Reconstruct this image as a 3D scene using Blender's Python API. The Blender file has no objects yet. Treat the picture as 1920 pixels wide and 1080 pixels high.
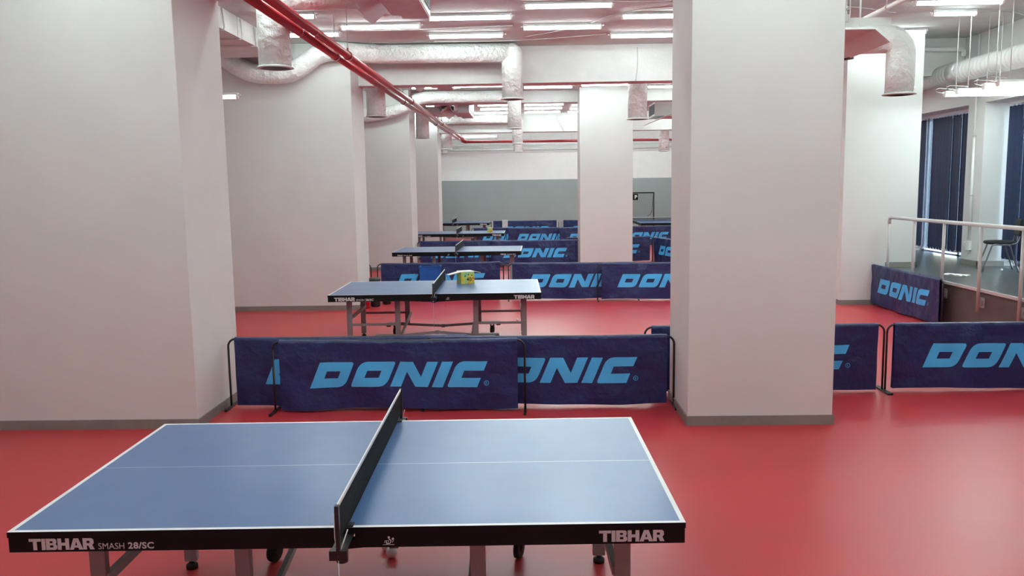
import bpy, bmesh, math, random
from mathutils import Vector, Matrix
random.seed(7)
S = bpy.context.scene
COL = S.collection
PI = math.pi

# ------------------------------------------------------------------ camera, world, exposure
CAM_Z = 2.115
cam_d = bpy.data.cameras.new('camera'); cam_d.sensor_width = 36.0; cam_d.lens = 28.892
cam = bpy.data.objects.new('camera', cam_d); COL.objects.link(cam)
_yaw, _pit, _rol = math.radians(1.201), math.radians(7.057), math.radians(-0.854)
_F = Vector((-math.sin(_yaw)*math.cos(_pit), math.cos(_yaw)*math.cos(_pit), -math.sin(_pit)))
_R0 = Vector((math.cos(_yaw), math.sin(_yaw), 0)); _U0 = _R0.cross(_F)
_R = _R0*math.cos(_rol) + _U0*math.sin(_rol); _U = -_R0*math.sin(_rol) + _U0*math.cos(_rol)
cam.matrix_world = Matrix(((_R.x, _U.x, -_F.x, 0), (_R.y, _U.y, -_F.y, 0), (_R.z, _U.z, -_F.z, CAM_Z), (0, 0, 0, 1)))
cam_d.clip_end = 200
S.camera = cam

W = bpy.data.worlds.new('sky'); S.world = W; W.use_nodes = True
_n = W.node_tree.nodes; _bg = _n['Background']
_sky = _n.new('ShaderNodeTexSky'); _sky.sky_type = 'NISHITA'; _sky.sun_disc = False
_sky.sun_elevation = math.radians(38); _sky.sun_rotation = math.radians(200)
W.node_tree.links.new(_sky.outputs[0], _bg.inputs[0]); _bg.inputs[1].default_value = 2.0

TUBE_STRENGTH = 20.0
S.view_settings.view_transform = 'Standard'; S.view_settings.look = 'None'
S.view_settings.gamma = 1.0; S.view_settings.use_curve_mapping = False
S.view_settings.exposure = 1.0
S.cycles.use_denoising = True
S.cycles.max_bounces = 10; S.cycles.diffuse_bounces = 6; S.cycles.glossy_bounces = 4
S.cycles.caustics_reflective = False; S.cycles.caustics_refractive = False
S.cycles.sample_clamp_indirect = 8.0

# ------------------------------------------------------------------ materials
def mat(name, col, rough=0.5, metal=0.0, var=0.0, vscale=4.0, bump=0.0, bscale=60.0, spec=0.5, emit=None, detail=4.0, coat=0.0, bdist=0.02):
    m = bpy.data.materials.new(name); m.use_nodes = True
    nt = m.node_tree; N = nt.nodes; L = nt.links; b = N['Principled BSDF']
    b.inputs['Base Color'].default_value = (*col, 1); b.inputs['Roughness'].default_value = rough
    b.inputs['Metallic'].default_value = metal; b.inputs['Specular IOR Level'].default_value = spec
    b.inputs['Coat Weight'].default_value = coat; b.inputs['Coat Roughness'].default_value = 0.28
    tc = N.new('ShaderNodeTexCoord')
    if var > 0:
        nz = N.new('ShaderNodeTexNoise'); nz.inputs['Scale'].default_value = vscale; nz.inputs['Detail'].default_value = detail
        L.new(tc.outputs['Object'], nz.inputs['Vector'])
        r = N.new('ShaderNodeValToRGB'); r.color_ramp.elements[0].position = 0.3; r.color_ramp.elements[1].position = 0.7
        r.color_ramp.elements[0].color = (*[c*(1-var) for c in col], 1); r.color_ramp.elements[1].color = (*[min(1, c*(1+var)) for c in col], 1)
        L.new(nz.outputs['Fac'], r.inputs[0]); L.new(r.outputs[0], b.inputs['Base Color'])
    if bump > 0:
        n2 = N.new('ShaderNodeTexNoise'); n2.inputs['Scale'].default_value = bscale; n2.inputs['Detail'].default_value = 5
        L.new(tc.outputs['Object'], n2.inputs['Vector'])
        bp = N.new('ShaderNodeBump'); bp.inputs['Strength'].default_value = bump; bp.inputs['Distance'].default_value = bdist
        L.new(n2.outputs['Fac'], bp.inputs['Height']); L.new(bp.outputs[0], b.inputs['Normal'])
    if emit:
        b.inputs['Emission Color'].default_value = (*emit[0], 1); b.inputs['Emission Strength'].default_value = emit[1]
    return m

M = {}
M['wall'] = mat('wall_paint', (0.69, 0.695, 0.68), 0.75, var=0.03, vscale=1.5, bump=0.05, bscale=90)
M['beam'] = mat('beam_paint', (0.69, 0.695, 0.68), 0.8, var=0.06, vscale=3, bump=0.15, bscale=30)
M['ceiling'] = mat('ceiling_paint', (0.60, 0.625, 0.605), 0.85, var=0.08, vscale=2.5, bump=0.25, bscale=14)
M['white_wall'] = mat('white_paint', (0.87, 0.90, 0.89), 0.7, var=0.02)
M['green_wall'] = mat('green_grey_paint', (0.335, 0.415, 0.41), 0.7, var=0.05, vscale=1.2)
M['baseboard'] = mat('grey_baseboard', (0.24, 0.225, 0.205), 0.6, var=0.1, vscale=6)
M['black'] = mat('black_lacquer', (0.005, 0.005, 0.006), 0.55, var=0.1, spec=0.25)
M['steel_black'] = mat('black_steel', (0.012, 0.012, 0.013), 0.35, spec=0.6, var=0.1)
M['rubber'] = mat('black_rubber', (0.012, 0.012, 0.012), 0.7, var=0.2, vscale=30)
M['grey_leg'] = mat('grey_lacquered_steel', (0.31, 0.305, 0.315), 0.4, metal=0.1, var=0.05)
M['white'] = mat('white_plastic', (0.80, 0.80, 0.79), 0.4, var=0.02)
M['line'] = mat('white_line_paint', (0.85, 0.86, 0.86), 0.4, var=0.02)
M['print_white'] = mat('white_print', (0.66, 0.66, 0.67), 0.5, var=0.02)
M['tape'] = mat('white_tape', (0.80, 0.80, 0.80), 0.6, var=0.03)
M['net'] = mat('black_net_cord', (0.012, 0.014, 0.016), 0.7, var=0.4, vscale=60)
M['navy'] = mat('navy_polyester', (0.012, 0.024, 0.115), 0.42, var=0.15, vscale=6, bump=0.8, bscale=5, spec=0.55, bdist=0.06)
M['letter'] = mat('light_blue_print', (0.075, 0.52, 1.0), 0.45, var=0.04, bump=0.3, bscale=9)
M['foil'] = mat('white_foil_insulation', (0.85, 0.865, 0.845), 0.38, var=0.05, vscale=5, bump=1.0, bscale=13, spec=0.6, bdist=0.05)
M['duct_paint'] = mat('painted_duct', (0.70, 0.71, 0.69), 0.6, var=0.05, bump=0.1)
M['duct_dark'] = mat('dark_diffuser', (0.09, 0.075, 0.075), 0.5, var=0.3, vscale=20)
M['galv'] = mat('galvanised_sheet', (0.55, 0.54, 0.535), 0.4, metal=0.4, var=0.08, vscale=12)
M['red_pipe'] = mat('red_pipe_paint', (0.36, 0.022, 0.032), 0.28, var=0.08, spec=0.6, coat=0.3)
M['pink_pipe'] = mat('pale_pipe_paint', (0.62, 0.50, 0.49), 0.45, var=0.05)
M['cable'] = mat('white_cable_sheath', (0.62, 0.60, 0.59), 0.6, var=0.05)
M['tube'] = mat('lit_tube_diffuser', (0.9, 0.9, 0.9), 0.5, emit=((0.83, 1.0, 0.985), TUBE_STRENGTH))
M['stage_floor'] = mat('grey_green_vinyl', (0.085, 0.095, 0.092), 0.28, var=0.12, vscale=3, bump=0.04)
M['stage_front'] = mat('brown_grey_board', (0.115, 0.088, 0.08), 0.6, var=0.12, vscale=4)
M['rail'] = mat('pale_grey_rail_paint', (0.56, 0.54, 0.53), 0.42, var=0.03)
M['blind'] = mat('navy_blind_fabric', (0.014, 0.026, 0.075), 0.6, var=0.15, vscale=20, bump=0.1, bscale=200)
M['chair_seat'] = mat('black_seat_fabric', (0.012, 0.012, 0.014), 0.85, var=0.3, vscale=60)
M['chair_metal'] = mat('dark_chrome', (0.22, 0.22, 0.23), 0.3, metal=0.8, var=0.05)
M['ball'] = mat('white_celluloid', (0.85, 0.84, 0.81), 0.35, var=0.02)
M['towel'] = mat('white_cotton', (0.75, 0.75, 0.73), 0.9, var=0.05, bump=0.5, bscale=90)
M['red_plastic'] = mat('red_plastic', (0.55, 0.012, 0.035), 0.4, var=0.05)
M['blue_plastic'] = mat('blue_plastic', (0.01, 0.11, 0.42), 0.35, var=0.12, vscale=3)
M['card_white'] = mat('white_card', (0.82, 0.82, 0.78), 0.7, var=0.03)
M['print_black'] = mat('black_print', (0.02, 0.015, 0.015), 0.5, var=0.05)
M['print_red'] = mat('red_print', (0.55, 0.05, 0.02), 0.5, var=0.05)
M['outside'] = mat('pale_paving', (0.5, 0.5, 0.48), 0.9, var=0.1)
M['frame_white'] = mat('white_window_frame', (0.75, 0.75, 0.75), 0.4, var=0.02)
M['black_mesh'] = mat('grey_black_netting', (0.05, 0.055, 0.055), 0.7, var=0.2, vscale=30)

def floor_mat():
    m = mat('red_sports_vinyl', (0.52, 0.036, 0.044), 0.36, var=0.06, vscale=0.8, spec=0.6)
    nt = m.node_tree; N = nt.nodes; L = nt.links; b = N['Principled BSDF']
    tc = N.new('ShaderNodeTexCoord'); sp = N.new('ShaderNodeSeparateXYZ'); L.new(tc.outputs['Object'], sp.inputs[0])
    # welded seams every 2 m across the hall + faint rolls, as relief
    a = N.new('ShaderNodeMath'); a.operation = 'ADD'; a.inputs[1].default_value = 0.98; L.new(sp.outputs['Y'], a.inputs[0])
    md = N.new('ShaderNodeMath'); md.operation = 'PINGPONG'; md.inputs[1].default_value = 1.0; L.new(a.outputs[0], md.inputs[0])
    lt = N.new('ShaderNodeMath'); lt.operation = 'LESS_THAN'; lt.inputs[1].default_value = 0.006; L.new(md.outputs[0], lt.inputs[0])
    nz = N.new('ShaderNodeTexNoise'); nz.inputs['Scale'].default_value = 1.3; nz.inputs['Detail'].default_value = 6
    L.new(tc.outputs['Object'], nz.inputs['Vector'])
    rr = N.new('ShaderNodeMapRange'); rr.inputs[3].default_value = 0.33; rr.inputs[4].default_value = 0.39
    L.new(nz.outputs['Fac'], rr.inputs[0]); L.new(rr.outputs[0], b.inputs['Roughness'])
    fine = N.new('ShaderNodeTexNoise'); fine.inputs['Scale'].default_value = 120; L.new(tc.outputs['Object'], fine.inputs['Vector'])
    sb = N.new('ShaderNodeMath'); sb.operation = 'SUBTRACT'; L.new(fine.outputs['Fac'], sb.inputs[0]); L.new(lt.outputs[0], sb.inputs[1])
    bp = N.new('ShaderNodeBump'); bp.inputs['Strength'].default_value = 0.05; bp.inputs['Distance'].default_value = 0.002
    L.new(sb.outputs[0], bp.inputs['Height']); L.new(bp.outputs[0], b.inputs['Normal'])
    return m
M['floor'] = floor_mat()

def top_mat():
    m = mat('blue_table_top', (0.055, 0.145, 0.34), 0.3, var=0.05, vscale=3, spec=1.0, coat=0.25)
    nt = m.node_tree; N = nt.nodes; L = nt.links; b = N['Principled BSDF']
    tc = N.new('ShaderNodeTexCoord'); nz = N.new('ShaderNodeTexNoise'); nz.inputs['Scale'].default_value = 5; nz.inputs['Detail'].default_value = 8
    L.new(tc.outputs['Object'], nz.inputs['Vector'])
    rr = N.new('ShaderNodeMapRange'); rr.inputs[3].default_value = 0.26; rr.inputs[4].default_value = 0.36
    L.new(nz.outputs['Fac'], rr.inputs[0]); L.new(rr.outputs[0], b.inputs['Roughness'])
    return m
M['top'] = top_mat()

def box_mat():
    m = bpy.data.materials.new('colour_printed_carton'); m.use_nodes = True
    nt = m.node_tree; N = nt.nodes; L = nt.links; b = N['Principled BSDF']; b.inputs['Roughness'].default_value = 0.4
    tc = N.new('ShaderNodeTexCoord'); nz = N.new('ShaderNodeTexNoise'); nz.inputs['Scale'].default_value = 9; nz.inputs['Detail'].default_value = 3
    L.new(tc.outputs['Object'], nz.inputs['Vector'])
    r = N.new('ShaderNodeValToRGB'); cr = r.color_ramp
    cr.elements[0].position = 0.28; cr.elements[0].color = (0.06, 0.40, 0.10, 1)
    cr.elements[1].position = 0.75; cr.elements[1].color = (0.75, 0.16, 0.03, 1)
    e = cr.elements.new(0.42); e.color = (0.35, 0.62, 0.30, 1)
    e = cr.elements.new(0.50); e.color = (0.75, 0.60, 0.06, 1)
    e = cr.elements.new(0.62); e.color = (0.80, 0.40, 0.05, 1)
    L.new(nz.outputs['Fac'], r.inputs[0]); L.new(r.outputs[0], b.inputs['Base Color'])
    return m
M['carton'] = box_mat()

def glass_mat():
    m = bpy.data.materials.new('window_glass'); m.use_nodes = True
    nt = m.node_tree; N = nt.nodes; L = nt.links; N.remove(N['Principled BSDF'])
    t = N.new('ShaderNodeBsdfTransparent'); t.inputs[0].default_value = (0.92, 0.96, 0.97, 1)
    g = N.new('ShaderNodeBsdfGlossy'); g.inputs['Roughness'].default_value = 0.02
    f = N.new('ShaderNodeFresnel'); mx = N.new('ShaderNodeMixShader')
    L.new(f.outputs[0], mx.inputs[0]); L.new(t.outputs[0], mx.inputs[1]); L.new(g.outputs[0], mx.inputs[2])
    L.new(mx.outputs[0], N['Material Output'].inputs[0])
    return m
M['glass'] = glass_mat()

# ------------------------------------------------------------------ mesh helpers
class MB:
    def __init__(s): s.bm = bmesh.new(); s.mi = 0
    def face(s, pts):
        f = s.bm.faces.new([s.bm.verts.new(p) for p in pts]); f.material_index = s.mi; return f
    def box(s, a, b):
        x0, y0, z0 = a; x1, y1, z1 = b
        v = [s.bm.verts.new(p) for p in ((x0,y0,z0),(x1,y0,z0),(x1,y1,z0),(x0,y1,z0),(x0,y0,z1),(x1,y0,z1),(x1,y1,z1),(x0,y1,z1))]
        for q in ((0,3,2,1),(4,5,6,7),(0,1,5,4),(1,2,6,5),(2,3,7,6),(3,0,4,7)):
            s.bm.faces.new([v[i] for i in q]).material_index = s.mi
        return s
    def bar(s, p, q, w, h, up=(0,0,1)):
        p = Vector(p); q = Vector(q); d = (q-p).normalized(); u = Vector(up)
        if abs(d.dot(u)) > 0.99: u = Vector((1,0,0))
        sd = d.cross(u).normalized(); u = sd.cross(d)
        c = [(-1,-1),(1,-1),(1,1),(-1,1)]
        A = [s.bm.verts.new(p + sd*(i*w/2) + u*(j*h/2)) for i, j in c]; B = [s.bm.verts.new(q + sd*(i*w/2) + u*(j*h/2)) for i, j in c]
        s.bm.faces.new(A[::-1]).material_index = s.mi; s.bm.faces.new(B).material_index = s.mi
        for i in range(4): s.bm.faces.new([A[i], A[(i+1)%4], B[(i+1)%4], B[i]]).material_index = s.mi
        return s
    def tube(s, pts, r, n=10, cap=True, rs=None):
        pts = [Vector(p) for p in pts]; rings = []; ref = None
        for i, p in enumerate(pts):
            d = (pts[min(i+1, len(pts)-1)] - pts[max(i-1, 0)]).normalized()
            if ref is None: ref = Vector((0,0,1)) if abs(d.z) < 0.9 else Vector((1,0,0))
            ref = (ref - d*ref.dot(d)).normalized(); sd = d.cross(ref)
            rad = rs[i] if rs else r
            rings.append([s.bm.verts.new(p + (ref*math.cos(2*PI*k/n) + sd*math.sin(2*PI*k/n))*rad) for k in range(n)])
        for a, b in zip(rings, rings[1:]):
            for k in range(n):
                f = s.bm.faces.new([a[k], a[(k+1)%n], b[(k+1)%n], b[k]]); f.material_index = s.mi; f.smooth = True
        if cap:
            s.bm.faces.new(rings[0][::-1]).material_index = s.mi; s.bm.faces.new(rings[-1]).material_index = s.mi
        return s
    def lathe(s, prof, n=24, c=(0,0,0)):
        rings = []
        for r, z in prof:
            rings.append([s.bm.verts.new((c[0]+max(r,1e-4)*math.cos(2*PI*k/n), c[1]+max(r,1e-4)*math.sin(2*PI*k/n), c[2]+z)) for k in range(n)])
        for a, b in zip(rings, rings[1:]):
            for k in range(n):
                f = s.bm.faces.new([a[k], a[(k+1)%n], b[(k+1)%n], b[k]]); f.material_index = s.mi; f.smooth = True
        s.bm.faces.new(rings[0][::-1]).material_index = s.mi; s.bm.faces.new(rings[-1]).material_index = s.mi
        return s
    def prism(s, prof, y0, y1, axis='y'):
        # prof: closed list of (a, z) swept along the axis
        g = (lambda a, z, t: (a, t, z)) if axis == 'y' else (lambda a, z, t: (t, a, z))
        A = [s.bm.verts.new(g(a, z, y0)) for a, z in prof]; B = [s.bm.verts.new(g(a, z, y1)) for a, z in prof]
        s.bm.faces.new(A).material_index = s.mi; s.bm.faces.new(B[::-1]).material_index = s.mi
        n = len(prof)
        for i in range(n): s.bm.faces.new([A[i], B[i], B[(i+1)%n], A[(i+1)%n]]).material_index = s.mi
        return s
    def sphere(s, c, r, n=16):
        bmesh.ops.create_uvsphere(s.bm, u_segments=n, v_segments=n//2, radius=r, matrix=Matrix.Translation(c))
        for f in s.bm.faces: f.smooth = True
        return s
    def mesh(s, name, mats, bevel=0.0):
        bm = s.bm
        bmesh.ops.recalc_face_normals(bm, faces=bm.faces)
        if bevel > 0:
            es = [e for e in bm.edges if len(e.link_faces) == 2 and e.calc_face_angle(0) > 0.6]
            bmesh.ops.bevel(bm, geom=es, offset=bevel, segments=2, affect='EDGES', profile=0.5)
        me = bpy.data.meshes.new(name); bm.to_mesh(me); bm.free()
        for m in (mats if isinstance(mats, (list, tuple)) else [mats]): me.materials.append(m)
        return me

CACHE = {}
def cached(key, fn):
    if key not in CACHE: CACHE[key] = fn()
    return CACHE[key]
def link(name, me, parent=None, loc=(0,0,0), rotz=0.0):
    o = bpy.data.objects.new(name, me); COL.objects.link(o); o.location = loc; o.rotation_euler = (0, 0, rotz)
    if parent: o.parent = parent
    return o
def tag(o, label, cat, group=None, kind=None):
    o['label'] = label; o['category'] = cat
    if group: o['group'] = group
    if kind: o['kind'] = kind
    return o
def thing(name, label, cat, loc=(0,0,0), rotz=0.0, group=None):
    return tag(link(name, None, None, loc, rotz), label, cat, group)
def struct(name, mb, m, label=None, cat=None, bevel=0.0, parent=None):
    o = link(name, mb.mesh(name, m, bevel), parent)
    if not parent: o['kind'] = 'structure'
    if label: o['label'] = label; o['category'] = cat
    return o
def B(*boxes):
    mb = MB()
    for a, b in boxes: mb.box(a, b)
    return mb
def arc(c, r, a0, a1, n, ax, ay):
    c = Vector(c); ax = Vector(ax); ay = Vector(ay)
    return [c + ax*(r*math.cos(a0+(a1-a0)*i/n)) + ay*(r*math.sin(a0+(a1-a0)*i/n)) for i in range(n+1)]

def text_mesh(body, w, h, bold=0.0, shear=0.0):
    """lettering standing in the XZ plane facing -Y, its left bottom corner at the origin, fitted to w x h metres"""
    cu = bpy.data.curves.new('lettering', 'FONT'); cu.body = body; cu.size = 1; cu.offset = bold; cu.shear = shear; cu.resolution_u = 4; cu.space_character = 1.0 + bold*2.2
    t = bpy.data.objects.new('lettering', cu); COL.objects.link(t)
    bpy.context.view_layer.update()
    me = bpy.data.meshes.new_from_object(t.evaluated_get(bpy.context.evaluated_depsgraph_get()))
    bpy.data.objects.remove(t); bpy.data.curves.remove(cu)
    xs = [v.co.x for v in me.vertices]; ys = [v.co.y for v in me.vertices]
    x0, x1, y0, y1 = min(xs), max(xs), min(ys), max(ys)
    for v in me.vertices: v.co = Vector(((v.co.x-x0)/(x1-x0)*w, 0, (v.co.y-y0)/(y1-y0)*h))
    return me
def heavy_word(w, h):
    """the wide block capitals T I B H A R, standing in XZ facing -Y"""
    S_, Z_ = 0.34, 0.25
    def T(x): return [[(x, 1), (x, 1-Z_), (x+.36, 1-Z_), (x+.36, 0), (x+.36+S_, 0), (x+.36+S_, 1-Z_), (x+1.06, 1-Z_), (x+1.06, 1)]]
    def I(x): return [[(x, 0), (x+S_, 0), (x+S_, 1), (x, 1)]]
    def Bl(x): return [[(x, 0), (x+.80, 0), (x+.96, .10), (x+.98, .34), (x+.86, .52), (x+.94, .66), (x+.92, .90), (x+.78, 1), (x, 1)], [(x+S_, .60), (x+.60, .60), (x+.60, .77), (x+S_, .77)], [(x+S_, .22), (x+.64, .22), (x+.64, .41), (x+S_, .41)]]
    def H(x): return [[(x, 0), (x+S_, 0), (x+S_, .37), (x+.68, .37), (x+.68, 0), (x+.68+S_, 0), (x+.68+S_, 1), (x+.68, 1), (x+.68, .63), (x+S_, .63), (x+S_, 1), (x, 1)]]
    def A(x): return [[(x, 0), (x+.36, 0), (x+.42, .17), (x+.76, .17), (x+.82, 0), (x+1.18, 0), (x+.80, 1), (x+.38, 1)], [(x+.50, .38), (x+.68, .38), (x+.59, .70)]]
    def R_(x): return [[(x, 0), (x+S_, 0), (x+S_, .34), (x+.48, .34), (x+.62, 0), (x+1.02, 0), (x+.82, .40), (x+.96, .56), (x+.95, .86), (x+.78, 1), (x, 1)], [(x+S_, .56), (x+.60, .56), (x+.60, .77), (x+S_, .77)]]
    bm = bmesh.new(); x = 0.0
    for fn, adv in ((T, 1.10), (I, .39), (Bl, 1.02), (H, 1.04), (A, 1.17), (R_, 1.02)):
        es = []
        for lp in fn(x):
            vs = [bm.verts.new((px*w/5.74, 0, pz*h)) for px, pz in lp]
            es += [bm.edges.new((vs[i], vs[(i+1) % len(vs)])) for i in range(len(vs))]
        bmesh.ops.triangle_fill(bm, use_beauty=True, use_dissolve=False, edges=es); x += adv
    for f in bm.faces:
        f.normal_update()
        if f.normal.y > 0: f.normal_flip()
    me = bpy.data.meshes.new('lettering'); bm.to_mesh(me); bm.free(); return me
def with_mat(me, m):
    me.materials.clear(); me.materials.append(m); return me

# ------------------------------------------------------------------ the room
CZ = 4.56
XL, XW, YF, YB = -6.6, 7.65, 35.0, -2.6
struct('floor', B(((XL-0.2, YB-0.2, -0.2), (8.6, YF+0.2, 0.0))), M['floor'], 'glossy red vinyl sports floor of the whole hall', 'floor')
struct('ceiling', B(((XL-0.2, YB-0.2, CZ), (8.6, YF+0.2, CZ+0.25))), M['ceiling'], 'rough painted concrete ceiling slab carrying tube lamps and ducts', 'ceiling')
struct('wall_left', B(((XL-0.2, YB, 0), (XL, YF, CZ))), M['wall'], 'pale grey side wall at the far left of the hall', 'wall')
struct('wall_near', B(((XL, YB-0.2, 0), (8.6, YB, CZ))), M['wall'], 'pale grey wall behind the viewer', 'wall')
# far wall: green below, white band, grey head
fw = MB(); fw.mi = 0; fw.box((XL, YF, 0), (8.6, YF+0.2, 2.38)); fw.mi = 1; fw.box((XL, YF, 2.38), (8.6, YF+0.2, 3.5)); fw.mi = 2; fw.box((XL, YF-0.03, 3.5), (8.6, YF+0.2, CZ))
struct('wall_far', fw, [M['green_wall'], M['white_wall'], M['wall']], 'far end wall, grey green below a white band', 'wall')
struct('trim_1', B(((XL, YF-0.09, 3.62), (8.6, YF-0.03, 3.70)), ((XL, YF-0.07, 3.82), (8.6, YF-0.03, 3.87))), M['galv'], 'grey cable trunking along the top of the far wall', 'trunking')

# window wall on the right, with two deep window recesses above the stage
SZ = 0.64
W1, W2 = (14.66, 17.6), (10.6, 14.13)
LZ = 3.39
ww = MB()
ww.box((XW, YB, 0), (8.6, W2[0], CZ)); ww.box((XW, W2[1], 0), (8.6, W1[0], CZ)); ww.box((XW, W1[1], 0), (8.6, YF, CZ))
for a, b in (W1, W2):
    ww.box((XW, a, LZ), (8.6, b, CZ)); ww.box((XW, a, 0), (8.6, b, SZ-0.02))
struct('wall_right', ww, M['wall'], 'pale window wall on the right behind the stage', 'wall')
for i, (a, b) in enumerate((W1, W2)):
    fr = MB()
    for p in (((8.36, a, SZ), (8.44, a+0.07, LZ)), ((8.36, b-0.07, SZ), (8.44, b, LZ)), ((8.36, a, SZ), (8.44, b, SZ+0.025)), ((8.36, a, LZ-0.07), (8.44, b, LZ)), ((8.36, (a+b)/2-0.04, SZ), (8.44, (a+b)/2+0.04, LZ))): fr.box(*p)
    w = struct('window_%d' % (i+1), fr, M['frame_white'], ('tall window on the far side of the conduit, behind navy blinds' if i == 0 else 'tall window nearer the viewer, behind the black chair'), 'window')
    struct('pane', B(((8.39, a+0.05, SZ+0.05), (8.40, b-0.05, LZ-0.05))), M['glass'], parent=w)
struct('ground', B(((8.6, -20, -0.4), (60, 60, -0.2))), M['outside'], 'pale paving outside the windows', 'ground')

def pillar(name, x0, x1, y0, y1, label, zb=0.0):
    o = struct(name, B(((x0, y0, zb), (x1, y1, CZ))), M['wall'], label, 'pillar', bevel=0.006)
    t = 0.012
    struct('baseboard', B(((x0-t, y0-t, zb), (x1+t, y0, zb+0.085)), ((x0-t, y0, zb), (x0, y1, zb+0.085)), ((x1, y0, zb), (x1+t, y1, zb+0.085)), ((x0-t, y1, zb), (x1+t, y1+t, zb+0.085))), M['baseboard'], parent=o)
    return o
PX = -2.985
pillar('pillar', XL, PX, 7.12, 8.20, 'broad pale pillar nearest the viewer on the left')
pillar('pillar', XL, PX, 14.22, 15.26, 'broad pale pillar second from the viewer on the left, beside the second table')
pillar('pillar', XL, PX, 21.10, 22.17, 'broad pale pillar third from the viewer on the left')
pillar('pillar', XL, PX, 27.66, 28.68, 'broad pale pillar farthest on the left, next to the green wall')
pillar('pillar', 1.38, 2.645, 7.07, 8.00, 'big free-standing pale pillar right of the nearest table')
pillar('pillar', 1.325, 2.665, 21.10, 22.10, 'distant free-standing pale pillar behind the second row of barriers')
pc = pillar('pillar', 5.345, 6.61, 14.14, 15.20, 'pale pillar standing where the stage railing begins')
struct('baseboard', B(((6.10, 14.126, SZ), (6.622, 14.14, SZ+0.09)), ((6.61, 14.126, SZ), (6.622, 15.2, SZ+0.09))), M['baseboard'], parent=pc)
def beam(y0, y1, zb, label):
    struct('beam', B(((XL, y0, zb), (XW, y1, CZ))), M['beam'], label, 'beam', bevel=0.008)
beam(7.74, 8.16, 3.93, 'concrete crossbeam over the big free-standing pillar')
beam(14.86, 15.24, 3.92, 'deep concrete crossbeam nearest in view, behind the first long duct')
beam(21.78, 22.15, 4.26, 'shallow concrete crossbeam meeting the distant free-standing pillar')
beam(28.28, 28.66, 3.93, 'farthest concrete crossbeam above the red cross pipe')
struct('baseboard_right', B(((XW-0.012, W2[1]-0.012, SZ), (XW, W1[0], SZ+0.09)), ((XW-0.012, W2[1]-0.012, SZ), (8.1, W2[1], SZ+0.09))), M['baseboard'], 'low grey baseboard around the wall pier between the windows', 'baseboard')

# ------------------------------------------------------------------ stage with railing
st = thing('stage', 'low stage with dark grey-green floor along the right side', 'stage', (6.1, 0, 0))
st['kind'] = 'structure'
link('stage_floor', B(((0, YB, SZ-0.03), (XW-6.1, W1[1]+2, SZ)), ((XW-6.1, W2[0], SZ-0.02), (2.3, W2[1], SZ)), ((XW-6.1, W1[0], SZ-0.02), (2.3, W1[1], SZ))).mesh('stage_floor', M['stage_floor']), st)
link('stage_front', B(((0.02, YB, 0), (0.06, 14.13, SZ-0.03))).mesh('stage_front', M['stage_front']), st)
link('edge_strip', B(((-0.012, YB, SZ-0.035), (0.02, 14.12, SZ+0.004))).mesh('edge_strip', M['rail']), st)
rl = thing('railing', 'pale grey tubular railing along the edge of the stage', 'railing', (6.05, 0, 0))
ry = 13.92
link('handrail', MB().tube([(0, 1.0, 1.515), (0, ry-0.06, 1.505)] + arc((0, ry-0.06, 1.445), 0.06, PI/2, 0, 6, (0,1,0), (0,0,1)) + [(0, ry, 1.40)], 0.028, 12).mesh('handrail', M['rail']), rl)
for y in (13.92, 13.02, 12.09, 11.10, 10.16, 9.2, 8.2):
    p = link('post', cached('post', lambda: MB().tube([(0, 0, 0.34), (0, 0, 1.50)], 0.022, 12).mesh('post', M['rail'])), rl, (0, y, 0))
    link('bracket', cached('bracket', lambda: B(((0.015, -0.03, 0.40), (0.025, 0.06, 0.52)), ((0.0, -0.02, 0.42), (0.068, 0.0, 0.44)), ((0.0, -0.02, 0.48), (0.068, 0.0, 0.50)), ((0.06, -0.045, 0.39), (0.069, 0.06, 0.53))).mesh('bracket', M['galv'])), p)

# ------------------------------------------------------------------ tube lamps
LEN = 1.17
def lamp_housing(n=LEN):
    return MB().prism([(-0.045, 0.0), (-0.066, -0.030), (-0.066, -0.036), (0.066, -0.036), (0.066, -0.030), (0.045, 0.0)], 0, n, 'x').mesh('housing', M['white'])
def lamp_diffuser(n=LEN):
    mb = MB(); pr = [(-0.036, -0.034)] + [(-0.036*math.cos(a), -0.054-0.026*math.sin(a)) for a in (0, 0.5, 1.05, PI/2, 2.09, 2.64, PI)] + [(0.036, -0.034)]
    return mb.prism(pr, 0.012, n-0.012, 'x').mesh('diffuser', M['tube'])
def lamp_cap():
    mb = MB(); mb.prism([(-0.041, 0.0), (-0.041, -0.06), (-0.02, -0.088), (0.02, -0.088), (0.041, -0.06), (0.041, 0.0)], -0.012, 0.012, 'x')
    mb.tube([(-0.012, 0, -0.03), (-0.05, 0, -0.03)], 0.011, 8); return mb.mesh('end_cap', M['white'])
def tube_lamp(x, y, z, label, group, rods=None, n=LEN):
    t = thing('tube_lamp', label, 'lamp', (x, y, z), 0, group)
    link('housing', cached(('lh', n), lambda: lamp_housing(n)), t); link('diffuser', cached(('ld', n), lambda: lamp_diffuser(n)), t)
    c = cached('lc', lamp_cap); link('end_cap', c, t); link('end_cap', c, t, (n, 0, 0), PI)
    if rods:
        hz = rods - z
        for rx in (0.16, 0.62 if z > 3.455 else 0.9):
            link('hanging_rod', cached(('lr', round(hz, 2)), lambda: MB().tube([(0, 0, 0.0), (0, 0, hz)], 0.007, 6).mesh('hanging_rod', M['cable'])), t, (rx, 0, 0))
        link('supply_lead', cached('lw', lambda: MB().tube([(-0.05, 0, -0.03), (-0.13, 0, -0.01), (-0.15, 0, 0.02), (-0.1, 0, 0.045), (0.1, 0, 0.03), (0.16, 0, 0.02)], 0.006, 6).mesh('supply_lead', M['cable'])), t)
ORD = ['leftmost', 'second from left', 'third from left', 'fourth from left', 'fifth from left', 'sixth from left', 'seventh from left']
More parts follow.
